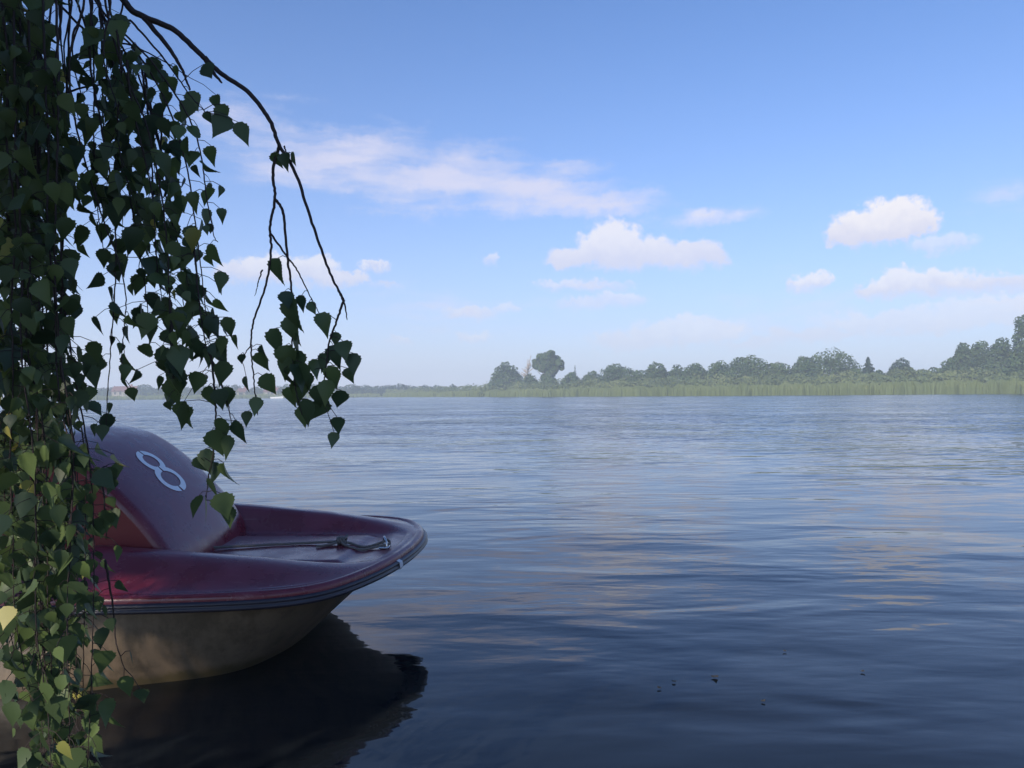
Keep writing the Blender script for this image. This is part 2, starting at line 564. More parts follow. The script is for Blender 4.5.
def tree(px, top, wpx, y, label, kind='round', name='broadleaf_tree', m=None, group='trees along the far bank', basez=0.5, tint=(0.15, 0.75), dens=1.0, seed=None, cat='tree', low=0.08, wx=1.0):
    seed = seed or int(px * 7 + top)
    c = at(px, top, y)
    x, ztop = c.x, c.z
    Wd = wpx * 1.28 / F * y
    H_ = ztop - basez
    t = empty(name, (x, y, basez), label, cat, group)
    base = Vector((x, y, basez))
    mbt = MB()
    m = m or broad
    if kind in ('round', 'dome'):
        L = round_lobes(x, y, basez, Wd, H_, 11, low, seed, {'round': .75, 'dome': .55}[kind])
    elif kind == 'mushroom':
        L = [((x + ddx * Wd, y + ddy * Wd, basez + h_ * H_), (r_ * Wd, r_ * Wd, r_ * Wd * .85)) for ddx, ddy, h_, r_ in
             [(0, 0, .74, .21), (-.30, .05, .66, .13), (.29, -.04, .70, .14), (-.19, .1, .84, .13), (.07, -.1, .92, .11), (.22, .12, .80, .12), (-.06, -.15, .85, .13), (-.36, 0, .75, .08), (.36, 0, .60, .08),
              (-.14, 0, .60, .15), (.14, 0, .57, .15), (.05, 0, .47, .15), (-.06, .05, .38, .15), (.06, -.05, .27, .19), (-.1, 0, .18, .20), (.17, 0, .11, .20), (-.22, 0, .09, .17), (.0, 0, .05, .25), (-.42, 0, .07, .10), (.38, 0, .06, .11)]]
    if kind == 'conifer':
        n = int(1500 * dens)
        h = rng.uniform(0.03, 1, n) ** 1.2
        rad = Wd / 2 * (1 - h) ** .85 * (0.55 + 0.45 * ((h * 9) % 1.0 < .55)) + Wd * .02
        a = rng.uniform(0, math.tau, n)
        rr = rad * rng.uniform(.35, 1.05, n)
        P = np.stack([x + np.cos(a) * rr, y + np.sin(a) * rr, basez + h * H_ - rr * .25], 1)
        N = np.stack([np.cos(a) * .6, np.sin(a) * .6, np.ones(n)], 1) + rng.normal(0, .35, (n, 3))
        V, Fq = leaf_quads(P, N, max(.25, Wd * .13) * (1.1 - .75 * h), 1.8)
        np_mesh('crown', V, Fq, m, t, rng.uniform(*tint, n))
        mbt.tube([base - Vector((0, 0, .4)), base + Vector((0, 0, H_ * .5)), base + Vector((0, 0, H_ * .99))], [.02 * H_ + .05, .015 * H_, .01], 6)
    else:
        size = min(0.75, max(0.46, y * 0.0019))
        cross = Wd * H_
        n = int(min(20000, max(500, cross / (size * size) * 20)) * dens)
        P, N, k = crown_points(L, n)
        lob_t = np.random.default_rng(seed).uniform(-.15, .15, len(L))
        tt = np.clip(rng.uniform(*tint, len(P)) + lob_t[k], 0, 1)
        V, Fq = leaf_quads(P, N, size)
        np_mesh('crown', V, Fq, m, t, tt)
        skeleton(mbt, base, Vector((x, y, ztop - .12 * H_)), Wd, seed)
    mbt.build('trunk', bark, t, smooth=True)
    return t


def by(px, off):
    return bank(s_of(px)) + off


# right-hand shore, from left to right
tree(507, 362, 31, by(507, 28), 'round bushy willow tree, first of the shore trees left of the dead tree', 'round', low=0.0)
tree(530, 374, 17, by(529, 26), 'low bush tree in front of the bare dead tree', 'round', low=0.0)
tree(548, 350, 29, by(548, 30), 'tall mushroom shaped tree with wide crown over a narrow waist', 'mushroom')
tree(570, 372, 19, by(570, 26), 'small scrubby tree beside the thin spire shaped conifer', 'round', low=0.0)
tree(575, 365, 7, by(575, 28), 'thin spire shaped conifer right of the mushroom shaped tree', 'conifer', 'conifer_tree', spruce_m, dens=.4)
tree(592, 371, 22, by(592, 32), 'small round tree where the long tree row begins', 'round', low=0.0)
tree(621, 364, 46, by(621, 34), 'broad low tree, second in the long tree row', 'round', low=0.0)
tree(640, 371, 24, by(640, 30), 'low rounded tree filling the dip in the long tree row', 'round', low=0.0)
tree(657, 363, 28, by(657, 33), 'dense round tree after the dip in the long row', 'round', low=0.0)
tree(677, 365, 24, by(677, 36), 'medium tree with lumpy top left of the twin crowns', 'round', low=0.0)
tree(696, 363, 30, by(696, 34), 'medium tree with sky gap showing through its crown', 'round', low=0.05)
tree(719, 361, 28, by(719, 36), 'tree leaning against the left side of the big broad tree', 'round', low=0.0)
tree(743, 356, 44, by(743, 34), 'big broad tree with straight drop on its right side', 'dome')
tree(776, 362, 28, by(776, 34), 'paler open tree right of the gap beside the big broad tree', 'round', low=0.0, tint=(.4, .95))
tree(802, 357, 30, by(802, 40), 'tree climbing toward the largest domed crown', 'round', low=0.0)
tree(827, 350, 56, by(827, 38), 'largest domed tree in the middle of the right shore', 'dome')
tree(856, 368, 16, by(856, 32), 'small tree tucked between the domed tree and the spruce', 'round', low=0.0)
tree(868, 357, 20, by(868, 36), 'dark pointed spruce right of the largest domed tree', 'conifer', 'spruce_tree', spruce_m)
tree(879, 370, 14, by(879, 33), 'small tree at the right foot of the pointed spruce', 'round', low=0.0)
tree(902, 359, 26, by(902, 46), 'dark double topped tree rising behind a pale willow', 'round', m=spruce_m, low=0.1)
tree(901, 367, 34, by(901, 30), 'pale round willow in front of the dark double topped tree', 'round', 'willow_tree', willow, low=0.0)
tree(924, 370, 28, by(924, 40), 'low dark tree right of the pale round willow', 'round', low=0.0)
tree(938, 368, 24, by(938, 42), 'low dark tree at the foot of the rising tree clump', 'round', low=0.0)
tree(951, 357, 22, by(951, 36), 'lowest tree at the left edge of the tall clump', 'round', low=0.0)
tree(964, 343, 26, by(964, 38), 'tree on the left shoulder of the tall clump', 'round', low=0.05)
tree(981, 341, 26, by(981, 40), 'tree with knobbly top in the middle of the tall clump', 'round', low=0.05)
tree(1000, 338, 32, by(1000, 38), 'widest tree on the right side of the tall clump', 'dome', low=0.05)
tree(1036, 306, 46, by(1034, 30), 'tallest poplar like tree cut by the right edge', 'round', low=0.05, dens=1.2)
tree(1018, 352, 30, by(1018, 24), 'dark low tree between the tall clump and the tallest tree', 'round', low=0.0)
tree(1075, 318, 60, by(1060, 30), 'tree outside the right edge beyond the tallest one', 'round', low=0.05, dens=.6)
# pale willow bushes in front of them
for px, top, w, lab in [(975, 373.5, 40, 'wide pale willow bush under the tall clump'), (835, 376, 26, 'pale willow bush under the largest domed tree'),
                        (798, 377, 26, 'pale willow bush left of the largest domed tree'), (945, 377, 40, 'flat pale willow bush left of the wide pale one'),
                        (880, 377, 36, 'pale willow bush under the pointed spruce'), (1020, 377, 40, 'pale willow bush by the right edge'),
                        (745, 379, 40, 'pale willow bush at the foot of the big broad tree'), (690, 381, 44, 'flat pale willow bush below the lumpy trees'),
                        (640, 382, 40, 'flat pale willow bush below the dip in the row'), (585, 381, 40, 'flat pale willow bush right of the spire shaped conifer'),
                        (545, 383, 40, 'flat pale willow bush below the mushroom shaped tree'), (505, 384, 40, 'flat pale willow bush at the left end of the shore')]:
    tree(px, top, w, by(px, 17), lab, 'dome', 'willow_bush', willow, 'willow bushes behind the reeds', cat='bush', tint=(.1, .9))

# dead tree: bare limbs only
dm, b, p = mat('dead_wood', (0.30, 0.26, 0.23), 0.9, 0.2)
yd = by(528, 29)
c = at(528, 360, yd)
dt = empty('dead_tree', (c.x, yd, .5), 'bare leafless dead tree left of the mushroom shaped tree', 'tree', 'trees along the far bank')
mb = MB()
r = np.random.default_rng(5)
mbr = MB()
base = Vector((c.x, yd, .4))
H_ = c.z - .4
mb.tube([base, base + Vector((.1, 0, H_ * .35)), base + Vector((-.2, 0, H_ * .7)), base + Vector((-.3, .1, H_ * .98))], [.45, .36, .24, .10], 7)
for i in range(16):
    h = r.uniform(.35, .85)
    p0 = base + Vector((-.1, 0, H_ * h))
    a = r.uniform(0, math.tau)
    d = Vector((math.cos(a) * r.uniform(1.5, 3.4), math.sin(a) * 1.5, H_ * r.uniform(.10, .32)))
    p1 = p0 + d
    mbr.tube([p0, p0 + d * .5 + Vector((0, 0, .15)), p1], [.24, .17, .08], 5)
    for k in range(3):
        d2 = Vector((r.uniform(-1, 1), r.uniform(-.6, .6), r.uniform(.2, 1.1)))
        q = p0 + d * r.uniform(.4, .9)
        mbr.tube([q, q + d2], [.13, .06], 4)
mb.build('trunk', dm, dt, True)
mbr.build('branches', dm, dt, True)

# far left shore, some 640 m away
LG = 'trees along the distant left bank'
far_trees = [(98, 388, 22), (112, 387, 14), (146, 384.5, 18), (160, 387, 16), (174, 386, 16), (190, 387.5, 18), (205, 386, 14), (219, 384, 17), (232, 384.5, 16),
             (255, 387, 16), (284, 384, 17), (299, 385, 18), (316, 384.5, 20), (332, 386, 16), (350, 384.5, 20), (366, 385, 18), (379, 386, 12), (389, 384.5, 14),
             (402, 384, 16), (414, 385.5, 12), (424, 385, 14), (435, 385.5, 16), (453, 384.5, 7), (447, 388, 12), (466, 388.5, 12), (480, 388.5, 12)]
adj = ['low rounded', 'dense dark', 'lumpy topped', 'broad flat topped', 'slim upright', 'bushy', 'squat', 'ragged topped']
ordn = ['first', 'second', 'third', 'fourth', 'fifth', 'sixth', 'seventh', 'eighth', 'ninth', 'tenth', 'eleventh', 'twelfth', 'thirteenth', 'fourteenth', 'fifteenth',
        'sixteenth', 'seventeenth', 'eighteenth', 'nineteenth', 'twentieth', 'twenty-first', 'twenty-second', 'twenty-third', 'twenty-fourth', 'twenty-fifth', 'twenty-sixth']
for i, (px, top, w) in enumerate(sorted(far_trees)):
    y = 466 + (i * 13) % 20 if px < 380 else (462 if px < 440 else 440)
    tree(px, top, w * 1.5, y, '%s tree, %s from the left along the distant bank' % (adj[(i * 3) % 8], ordn[i]), 'dome' if i % 2 else 'round', low=0.0, group=LG, dens=.9, basez=.8, m=spruce_m)

# farmhouses on the left shore
roofm, b, p = mat('red_roof_tile', (0.30, 0.10, 0.065), 0.8, 0.3)
tcg = b.n('ShaderNodeTexCoord').outputs['Object']
roofm.node_tree.links.new(b.mixc(b.noise(tcg, .8, 5, .6)['Fac'], (.13, .060, .048, 1), (.20, .085, .062, 1)), p.inputs['Base Color'])
wallm, b, p = mat('plaster_wall', (0.30, 0.26, 0.22), 0.9, 0.2)
glassm, b, p = mat('window_glass', (0.03, 0.035, 0.04), 0.15, 0.5)
brick, b, p = mat('chimney_brick', (0.28, 0.12, 0.09), 0.9, 0.2)
for px, ridge, eave, wpx, lab in [(126, 386.2, 391, 24, 'long farmhouse with red tiled roof behind the leftmost distant trees'),
                                  (243, 388.3, 391.5, 10, 'small house with brownish red roof between two distant tree groups'),
                                  (272, 387.5, 391.2, 14, 'red roofed house near the white motorboat')]:
    y = 458
    a, bb = at(px, ridge, y), at(px, eave, y)
    Wd = wpx / F * y
    h = empty('farmhouse', (a.x, y, .8), lab, 'house', 'houses on the distant bank')
    D_ = 8.0
    mb = MB()
    e0 = bb.z
    mb.box((a.x, y, (e0 + .4) / 2), (Wd - .8, D_ - .8, e0 - .4))
    gx = Wd / 2 - .4
    for sx in (-1, 1):
        mb.add([(a.x + sx * gx, y - D_ / 2 + .4, e0), (a.x + sx * gx, y + D_ / 2 - .4, e0), (a.x + sx * gx, y, a.z - .2)], [(0, 1, 2)])
    mb.build('wall', wallm, h)
    mb = MB()
    for sy in (-1, 1):
        p0, p1 = Vector((a.x - Wd / 2, y + sy * (D_ / 2 + .2), e0 - .15)), Vector((a.x - Wd / 2, y, a.z))
        dx_ = Vector((Wd, 0, 0))
        th = Vector((0, 0, -.2))
        mb.add([p0, p0 + dx_, p1 + dx_, p1, p0 + th, p0 + dx_ + th, p1 + dx_ + th, p1 + th],
               [(0, 1, 2, 3), (4, 7, 6, 5), (0, 4, 5, 1), (0, 3, 7, 4), (1, 5, 6, 2)])
    rf = mb.build('roof', roofm, h)
    mb = MB()
    mb.box((a.x + Wd * .22, y + .4, a.z + .2), (.9, .9, 1.8))
    mb.build('chimney', brick, rf)
    for k in range(4 if Wd > 14 else 2):
        xx = a.x + (k - (1.5 if Wd > 14 else .5)) * Wd * .22
        mb = MB()
        mb.box((xx, y - D_ / 2 + .38, e0 - 1.4), (1.2, .1, 1.4))
        mb.build('window', glassm, h)

# reeds along the water's edge
reedm = leaf_material('reed_blades', (0.115, 0.15, 0.06), (0.16, 0.19, 0.075), (0.20, 0.21, 0.09), 0.25, 0.7, 0.2)
sl_ = []
n = 46000
s = rng.choice([0, 1], n, p=[.14, .86])
s = np.where(s == 1, rng.uniform(-0.168, 0.92, n), rng.uniform(-0.95, -0.172, n))
by_ = np.array([bank(q) for q in s])
off = rng.uniform(-1.2, 9.0, n) * np.where(s < -.17, 1.8, 1)
y = by_ + off
hgt_ = 2.6 + .22 * np.sin(s * 90) + .2 * np.sin(s * 231 + 1) + .25 * np.sin(s * 37) * np.sin(s * 411) + rng.normal(0, .28, n)
hgt_ *= np.interp(s, [-1, -.172, -.17, -.12, .05, 1], [.7, .7, .75, .8, .9, 1.05])
w = np.maximum(.09, y * .0011) * rng.uniform(.6, 1.3, n)
x = s * y
lean = rng.normal(0, .22, n)
yaw = rng.normal(0, .35, n)
cx, sx_ = np.cos(yaw) * w, np.sin(yaw) * w
z0 = np.where(off > 1.5, .1, -.2)
V = np.stack([np.stack([x - cx, y - sx_, z0], 1), np.stack([x + cx, y + sx_, z0], 1),
              np.stack([x + lean * .45 + cx * .9, y + sx_ * .9, z0 + hgt_ * .65], 1), np.stack([x + lean * .45 - cx * .9, y - sx_ * .9, z0 + hgt_ * .65], 1),
              np.stack([x + lean + cx * .25, y + sx_ * .2, z0 + hgt_], 1), np.stack([x + lean - cx * .25, y - sx_ * .2, z0 + hgt_], 1)], 1).reshape(-1, 3)
i0 = np.arange(n)[:, None] * 6
Fq = np.concatenate([i0 + np.array([[0, 1, 2, 3]]), i0 + np.array([[3, 2, 4, 5]])], 0)
tt = np.clip(.45 + .12 * np.sin(s * 57) + .08 * np.sin(s * 19 + off * .3) + rng.normal(0, .13, n), 0, 1)
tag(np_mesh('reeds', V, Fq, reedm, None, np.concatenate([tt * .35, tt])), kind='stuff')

# undergrowth filling the gap between reeds and trees
n = 34000
s = np.where(rng.random(n) < .93, rng.uniform(-.165, .92, n), rng.uniform(-.95, -.175, n))
off = rng.uniform(9, 34, n)
y = np.array([bank(q) for q in s]) + off
topz = (2.1 + .13 * off + .5 * np.sin(s * 70 + off * .3) + .4 * np.sin(s * 190)) * np.where(s < -.17, 1.25, 1) * np.interp(s, [-.165, -.1, .0, 1], [.7, .75, 1, 1])
P = np.stack([s * y, y, .3 + topz * rng.uniform(.2, 1, n) ** .6], 1)
N = rng.normal(0, .5, (n, 3)) + np.array([0, -.6, .8])
V, Fq = leaf_quads(P, N, .55)
tt = np.clip(.5 + .3 * np.sin(s * 43 + 2) + rng.normal(0, .2, n), 0, .95)
tag(np_mesh('undergrowth', V, Fq, willow, None, tt), kind='stuff')

# small white motorboat far out by the left shore
wp, b, p = mat('white_gelcoat', (0.80, 0.80, 0.80), 0.3, 0.5)
dk, b, p = mat('dark_plastic', (0.03, 0.03, 0.035), 0.5, 0.5)
c = at(277, 397, 400)
mbt_ = empty('motorboat', (c.x, 400, 0), 'tiny white motorboat far out in front of the left bank', 'boat')
mb = MB()
rings = []
for t_ in np.linspace(0, 1, 9):
    hw = 1.1 * (1 - t_ ** 3) + .02
    xx = c.x - 3.2 + 6.4 * t_
    zt = .75 + .35 * t_ ** 2
    rings.append([(xx, 400 - hw, zt), (xx, 400 - hw * .8, .0), (xx, 400, -.25), (xx, 400 + hw * .8, .0), (xx, 400 + hw, zt)])
mb.grid(rings)
mb.add(rings[0], [(0, 1, 2, 3, 4)])
mb.grid([[r_[0], r_[4]] for r_ in rings], flip=True)
mb.build('hull', wp, mbt_)
mb = MB()
mb.add([(c.x + .2, 399.2, .8), (c.x + .2, 400.8, .8), (c.x - .5, 400.7, 1.5), (c.x - .5, 399.3, 1.5), (c.x + .25, 399.2, .8), (c.x + .25, 400.8, .8), (c.x - .45, 400.7, 1.5), (c.x - .45, 399.3, 1.5)],
       [(0, 1, 2, 3), (4, 7, 6, 5), (0, 4, 5, 1), (2, 6, 7, 3), (1, 5, 6, 2), (0, 3, 7, 4)])
mb.build('windscreen', glassm, mbt_)
mb = MB()
mb.box((c.x - 3.35, 400, .7), (.35, .4, .7))
mb.tube([(c.x - 3.4, 400, .4), (c.x - 3.4, 400, -.4)], .09, 6)
mb.build('outboard_motor', dk, mbt_)

# ------------------------------------------------------------------ pedal boat
BX, BYC, HEEL, SKEW = -0.487, 3.64, 0.04, 0.17            # bow tip and centre line; the boat's stern lies toward -X
WTAB = [(0, 0.0), (.004, .11), (.012, .20), (.028, .30), (.055, .40), (.095, .50), (.14, .58), (.20, .645), (.30, .70), (.46, .74), (.75, .77), (1.2, .79), (2.2, .79), (2.9, .77), (3.2, .72), (3.3, .64)]
LEN = 3.3


def hw(a):
    return lerp_table(WTAB, max(0.0, min(LEN, a)))


def catmull(tab, n):
    P = [Vector(q) for q in tab]
    out = []
    for i in range(len(P) - 1):
        p0, p1, p2, p3 = P[max(i - 1, 0)], P[i], P[i + 1], P[min(i + 2, len(P) - 1)]
        for k in range(n):
            t_ = k / n
            out.append(.5 * ((2 * p1) + (p2 - p0) * t_ + (2 * p0 - 5 * p1 + 4 * p2 - p3) * t_ ** 2 + (3 * p1 - p0 - 3 * p2 + p3) * t_ ** 3))
    out.append(P[-1])
    return out


half_outline = catmull([(a, w_, 0) for a, w_ in WTAB], 6)
half_outline = [(max(0, q.x), max(0, q.y)) for q in half_outline]
aa = np.array([q[0] for q in half_outline])
ww = np.array([q[1] for q in half_outline])


def hw(a):
    return float(np.interp(a, aa, ww))


def gz(a):                       # sheer line: gunwale height
    return .385 + .003 * a


def smoothstep(x, a, b_):
    t_ = min(1, max(0, (x - a) / (b_ - a)))
    return t_ * t_ * (3 - 2 * t_)


RA = [(0, 0), (.10, .007), (.27, .034), (.53, .070), (.85, .100), (1.2, .130), (1.6, .142), (2.6, .13), (3.0, .08), (3.3, 0.0)]
outl = np.array([(a, w_) for a, w_ in half_outline])


def deck_z(a, b_):
    ab = abs(b_)
    d = float(np.min(np.hypot(outl[:, 0] - a, outl[:, 1] - ab)))
    d = min(d, LEN - a + .02)
    g = gz(a)
    w_ = hw(a)
    amp = lerp_table(RA, a)
    q = ab / max(w_, .05)
    # side ridges: gentle outer slope, steeper inner slope down to the foredeck well
    out_ = smoothstep(1.0 - q, 0.02, .34)
    inn = smoothstep(q, .44, .62)
    z = g + amp * out_ * inn
    # foredeck well with a raised panel
    well = (1 - smoothstep(q, .44, .56)) * smoothstep(a, .12, .22)
    z -= .012 * well
    panel = (1 - smoothstep(ab, .25, .27)) * smoothstep(a, .24, .265) * (1 - smoothstep(ab + a * .10, .34, .36))
    z += .012 * panel * well
    # footwells either side of the wheel housing, then the seat
    fw = smoothstep(a, 1.22, 1.32) * (1 - smoothstep(a, 2.30, 2.34)) * (1 - smoothstep(ab, .58, .63))
    z = z * (1 - fw) + .10 * fw
    st = smoothstep(a, 2.31, 2.35) * (1 - smoothstep(a, 2.86, 2.90)) * (1 - smoothstep(ab, .62, .67))
    z = z * (1 - st) + (.40 - .03 * (a - 2.3)) * st
    z -= .006 * (1 - smoothstep(d, .0, .02))
    return z


def bw(a, b_, z):                # boat -> world
    return Vector((BX - a + SKEW * b_ * math.exp(-max(a, 0) / .5), BYC + b_, z + HEEL * b_))


redm, b, p = mat('red_gelcoat', (0.26, 0.022, 0.045), 0.24, 0.5, 0, 0.1)
p.inputs['Coat Roughness'].default_value = 0.12
tcg = b.n('ShaderNodeTexCoord').outputs['Object']
nn = b.noise(tcg, 5.0, 6.0, 0.65)['Fac']
n3 = b.noise(tcg, 60.0, 3.0, 0.6)['Fac']
redm.node_tree.links.new(b.mixc(b.smooth(nn, .35, .75), (0.125, 0.011, 0.022, 1), (0.17, 0.026, 0.046, 1)), p.inputs['Base Color'])
mps = b.n('ShaderNodeMapping')
mps.inputs['Rotation'].default_value = (0, 0, R(24))
mps.inputs['Scale'].default_value = (3, 90, 40)
redm.node_tree.links.new(tcg, mps.inputs[0])
scr = b.smooth(b.m('ADD', b.noise(mps.outputs[0], 1.0, 4, .7)['Fac'], b.m('MULTIPLY', b.m('SUBTRACT', nn, .5), .5)), .62, .72)
spots = b.smooth(b.noise(tcg, 38.0, 4, .7)['Fac'], .64, .72)
wear = b.m('MULTIPLY', b.m('MAXIMUM', scr, spots), .45)
basec = p.inputs['Base Color'].links[0].from_socket
redm.node_tree.links.new(b.mixc(wear, basec, (.30, .16, .17, 1)), p.inputs['Base Color'])
redm.node_tree.links.new(b.m('ADD', b.smooth(nn, .3, .7, .18, .40), b.m('MULTIPLY', wear, .5)), p.inputs['Roughness'])
bp = b.n('ShaderNodeBump')
bp.inputs['Strength'].default_value = .08
bp.inputs['Distance'].default_value = .01
redm.node_tree.links.new(b.m('ADD', nn, b.m('MULTIPLY', n3, .15)), bp.inputs['Height'])
redm.node_tree.links.new(bp.outputs[0], p.inputs['Normal'])
creamm, b, p = mat('cream_hull', (0.50, 0.40, 0.25), 0.45, 0.4)
tcg = b.n('ShaderNodeTexCoord').outputs['Object']
_, _, hz_ = b.sep(tcg)
mps = b.n('ShaderNodeMapping')
mps.inputs['Scale'].default_value = (9, 9, 1.2)
creamm.node_tree.links.new(tcg, mps.inputs[0])
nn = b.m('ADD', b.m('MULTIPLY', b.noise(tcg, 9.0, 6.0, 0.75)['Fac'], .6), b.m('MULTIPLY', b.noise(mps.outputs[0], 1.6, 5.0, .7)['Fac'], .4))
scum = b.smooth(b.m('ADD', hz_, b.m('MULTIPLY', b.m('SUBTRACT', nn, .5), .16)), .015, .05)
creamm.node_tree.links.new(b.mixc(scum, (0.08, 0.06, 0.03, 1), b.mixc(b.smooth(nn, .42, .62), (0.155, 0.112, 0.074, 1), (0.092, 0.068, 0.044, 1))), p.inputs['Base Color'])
rubber, b, p = mat('dark_rubber', (0.025, 0.022, 0.035), 0.38, 0.5)
chrome, b, p = mat('steel', (0.55, 0.55, 0.56), 0.22, 0.5, 1.0)
whitem, b, p = mat('white_paint', (0.78, 0.78, 0.80), 0.5, 0.4)
tapem, b, p = mat('white_tape', (0.62, 0.62, 0.64), 0.5, 0.4)
ropem, b, p = mat('rope_fibre', (0.16, 0.14, 0.13), 0.9, 0.2)

boat = empty('pedal_boat', bw(1.6, 0, 0), 'red pedal boat with a white number eight on its hump, afloat under birch twigs', 'pedal boat')
# deck
mb = MB()
stations = [0.0] + [3.3 * (k / 120) ** 1.6 for k in range(1, 121)]
NB_ = 96
rows = []
for a in stations:
    w_ = max(hw(a), .004)
    rows.append([bw(a, w_ * sgn, deck_z(a, w_ * sgn)) for sgn in np.linspace(-1, 1, NB_ + 1)])
mb.grid(rows, flip=True)
deck = mb.build('deck', redm, boat, True)

# outline with normals for the rim sweeps
ol = [(a, -w_) for a, w_ in reversed(half_outline)] + [(a, w_) for a, w_ in half_outline[1:]]
ol2 = []
for k, (a, b_) in enumerate(ol):
    q0, q1 = ol[max(k - 2, 0)], ol[min(k + 2, len(ol) - 1)]
    t_ = Vector((q1[0] - q0[0], q1[1] - q0[1]))
    t_.normalize()
    nrm_ = Vector((-t_.y, t_.x))
    if nrm_.dot(Vector((a - 1.5, b_))) < 0:
        nrm_ = -nrm_
    ol2.append((a, b_, nrm_))


def sweep(mb, prof, zoff=0.0):
    rows = []
    for a, b_, n_ in ol2:
        rows.append([bw(a + n_.x * o_, b_ + n_.y * o_, gz(a) + dz_ + zoff) for o_, dz_ in prof])
    mb.grid(rows)


mb = MB()
sweep(mb, [(-.075, -.012), (-.070, .004), (-.062, .005), (-.045, .005), (-.038, .002), (-.030, .001), (-.024, .007), (-.008, .007), (.002, .001), (.006, -.010), (.006, -.02)])
mb.build('gunwale_lip', redm, boat, True)
mb = MB()
sweep(mb, [(-.004, -.020), (.014, -.020), (.022, -.026), (.020, -.033), (.013, -.036), (.021, -.040), (.024, -.048), (.016, -.056), (-.01, -.058)])
mb.build('rubber_rim', rubber, boat, True)
# tape round the rim
k = min(range(len(ol2)), key=lambda q: (bw(ol2[q][0], ol2[q][1], .33) - at(401, 554, 3.45)).length)
mb = MB()
rows = []
for q in range(k - 2, k + 3):
    a, b_, n_ = ol2[q]
    a, b_ = ol2[k][0] + (a - ol2[k][0]) * .5, ol2[k][1] + (b_ - ol2[k][1]) * .5
    rows.append([bw(a + n_.x * o_, b_ + n_.y * o_, gz(a) + dz_) for o_, dz_ in [(.009, -.016), (.0245, -.024), (.026, -.036), (.027, -.048), (.018, -.060)]])
mb.grid(rows)
mb.build('tape', tapem, boat)

# lower hull: raked bow, nearly upright sides
mb = MB()
rows = []
for lev in np.linspace(0, 1, 15):
    z = .345 - lev * .47
    rake = .05 + .52 * lev ** 1.0 * (1.0)
    row = []
    for a, b_, n_ in ol2:
        a2 = a if a > 2.2 else a
        sh = rake * max(0, 1 - a / 2.4)
        ins = .035 - .055 * smoothstep(lev, 0, .7) * smoothstep(a, .5, 1.2) + .10 * smoothstep(lev, .5, 1.0) * 0
        narrow = 1 - .22 * lev * max(0, 1 - a / 1.1)
        row.append(bw(a + sh - n_.x * ins, (b_ - n_.y * ins) * narrow, z + .0 * a))
    rows.append(row)
mb.grid(rows, flip=True)
mb.add(rows[-1], [tuple(range(len(rows[-1])))])
tr = [rows[i][0] for i in range(15)] + [rows[i][-1] for i in range(14, -1, -1)]
mb.add(tr, [tuple(range(len(tr)))])
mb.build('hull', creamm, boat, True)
mb = MB()
mb.add([bw(3.3, -.64, .385), bw(3.3, .64, .385), bw(3.3, .64, .31), bw(3.3, -.64, .31)], [(0, 1, 2, 3)])
mb.build('transom', redm, boat)

# wheel housing with the number
PROF = catmull([(.93, .30, 0), (.96, .42, 0), (1.0, .495, 0), (1.067, .585, 0), (1.15, .675, 0), (1.257, .777, 0), (1.36, .855, 0), (1.463, .910, 0), (1.60, .942, 0), (1.8, .938, 0), (1.95, .89, 0), (2.05, .79, 0), (2.09, .6, 0), (2.11, .05, 0)], 6)
PROF = [q - Vector((.032, 0, 0)) for q in PROF]
cen = Vector((1.6, .45, 0))


def prof_inset(d):
    out = []
    for k, q in enumerate(PROF):
        t_ = (PROF[min(k + 1, len(PROF) - 1)] - PROF[max(k - 1, 0)]).normalized()
        n_ = Vector((-t_.y, t_.x, 0))
        if n_.dot(q - cen) < 0:
            n_ = -n_
        out.append(q - n_ * d)
    return out


HB = .42
mb = MB()
rows = []
for b_, d in [(-HB, .040), (-HB + .003, .022), (-HB + .010, .010), (-HB + .022, .003), (-HB + .042, 0), (-.25, -.006), (-.1, -.010), (0, -.011), (.1, -.010), (.25, -.006), (HB - .042, 0), (HB - .022, .003), (HB - .010, .010), (HB - .003, .022), (HB, .040)]:
    rows.append([bw(q.x, b_ * 1.0, q.y) for q in prof_inset(d)])
mb.grid(rows)
hump = mb.build('wheel_housing', redm, boat, True)
sidem, b, p = mat('red_side', (0.16, 0.012, 0.018), 0.5, 0.4)
for sg in (-1, 1):
    q_ = prof_inset(.040)
    vs = [bw(q.x, sg * HB, q.y) for q in q_] + [bw(2.07, sg * HB, .05), bw(.97, sg * HB, .05)]
    mb = MB()
    mb.add(vs, [tuple(range(len(vs)))])
    mb.build('side_panel', sidem, hump)

arc = [0.0]
for k in range(1, len(PROF)):
    arc.append(arc[-1] + (PROF[k] - PROF[k - 1]).length)
s_c = float(np.interp(1.195, [q.x for q in PROF], arc))


def on_hump(b_, s_):
    """b_ across, s_ up the slope from the number's middle"""
    t_ = s_c + s_
    x_ = float(np.interp(t_, arc, [q.x for q in PROF]))
    z_ = float(np.interp(t_, arc, [q.y for q in PROF]))
    x2 = float(np.interp(t_ + .01, arc, [q.x for q in PROF]))
    z2 = float(np.interp(t_ + .01, arc, [q.y for q in PROF]))
    n_ = Vector((-(z2 - z_), (x2 - x_)))
    n_.normalize()
    bulge = .0022 + float(np.interp(abs(b_), [0, .1, .25, .378], [.011, .010, .006, 0]))
    return bw(x_ + n_.x * bulge, b_, z_ + n_.y * bulge)


mb = MB()
ST = .032
for cs, rx, ry in ((.059, .066, .059), (-.065, .083, .066)):
    for sg in (-1, 1):
        pts = []
        for k in range(19):
            th = R(-90 + 5) + (math.pi - R(10)) * k / 18
            pts.append([on_hump(sg * math.cos(th) * (rx + o_) + .015, cs + math.sin(th) * (ry + o_)) for o_ in (-ST / 2, ST / 2)])
        mb.grid(pts, flip=(sg > 0))
mb.build('number_eight', whitem, hump, True)

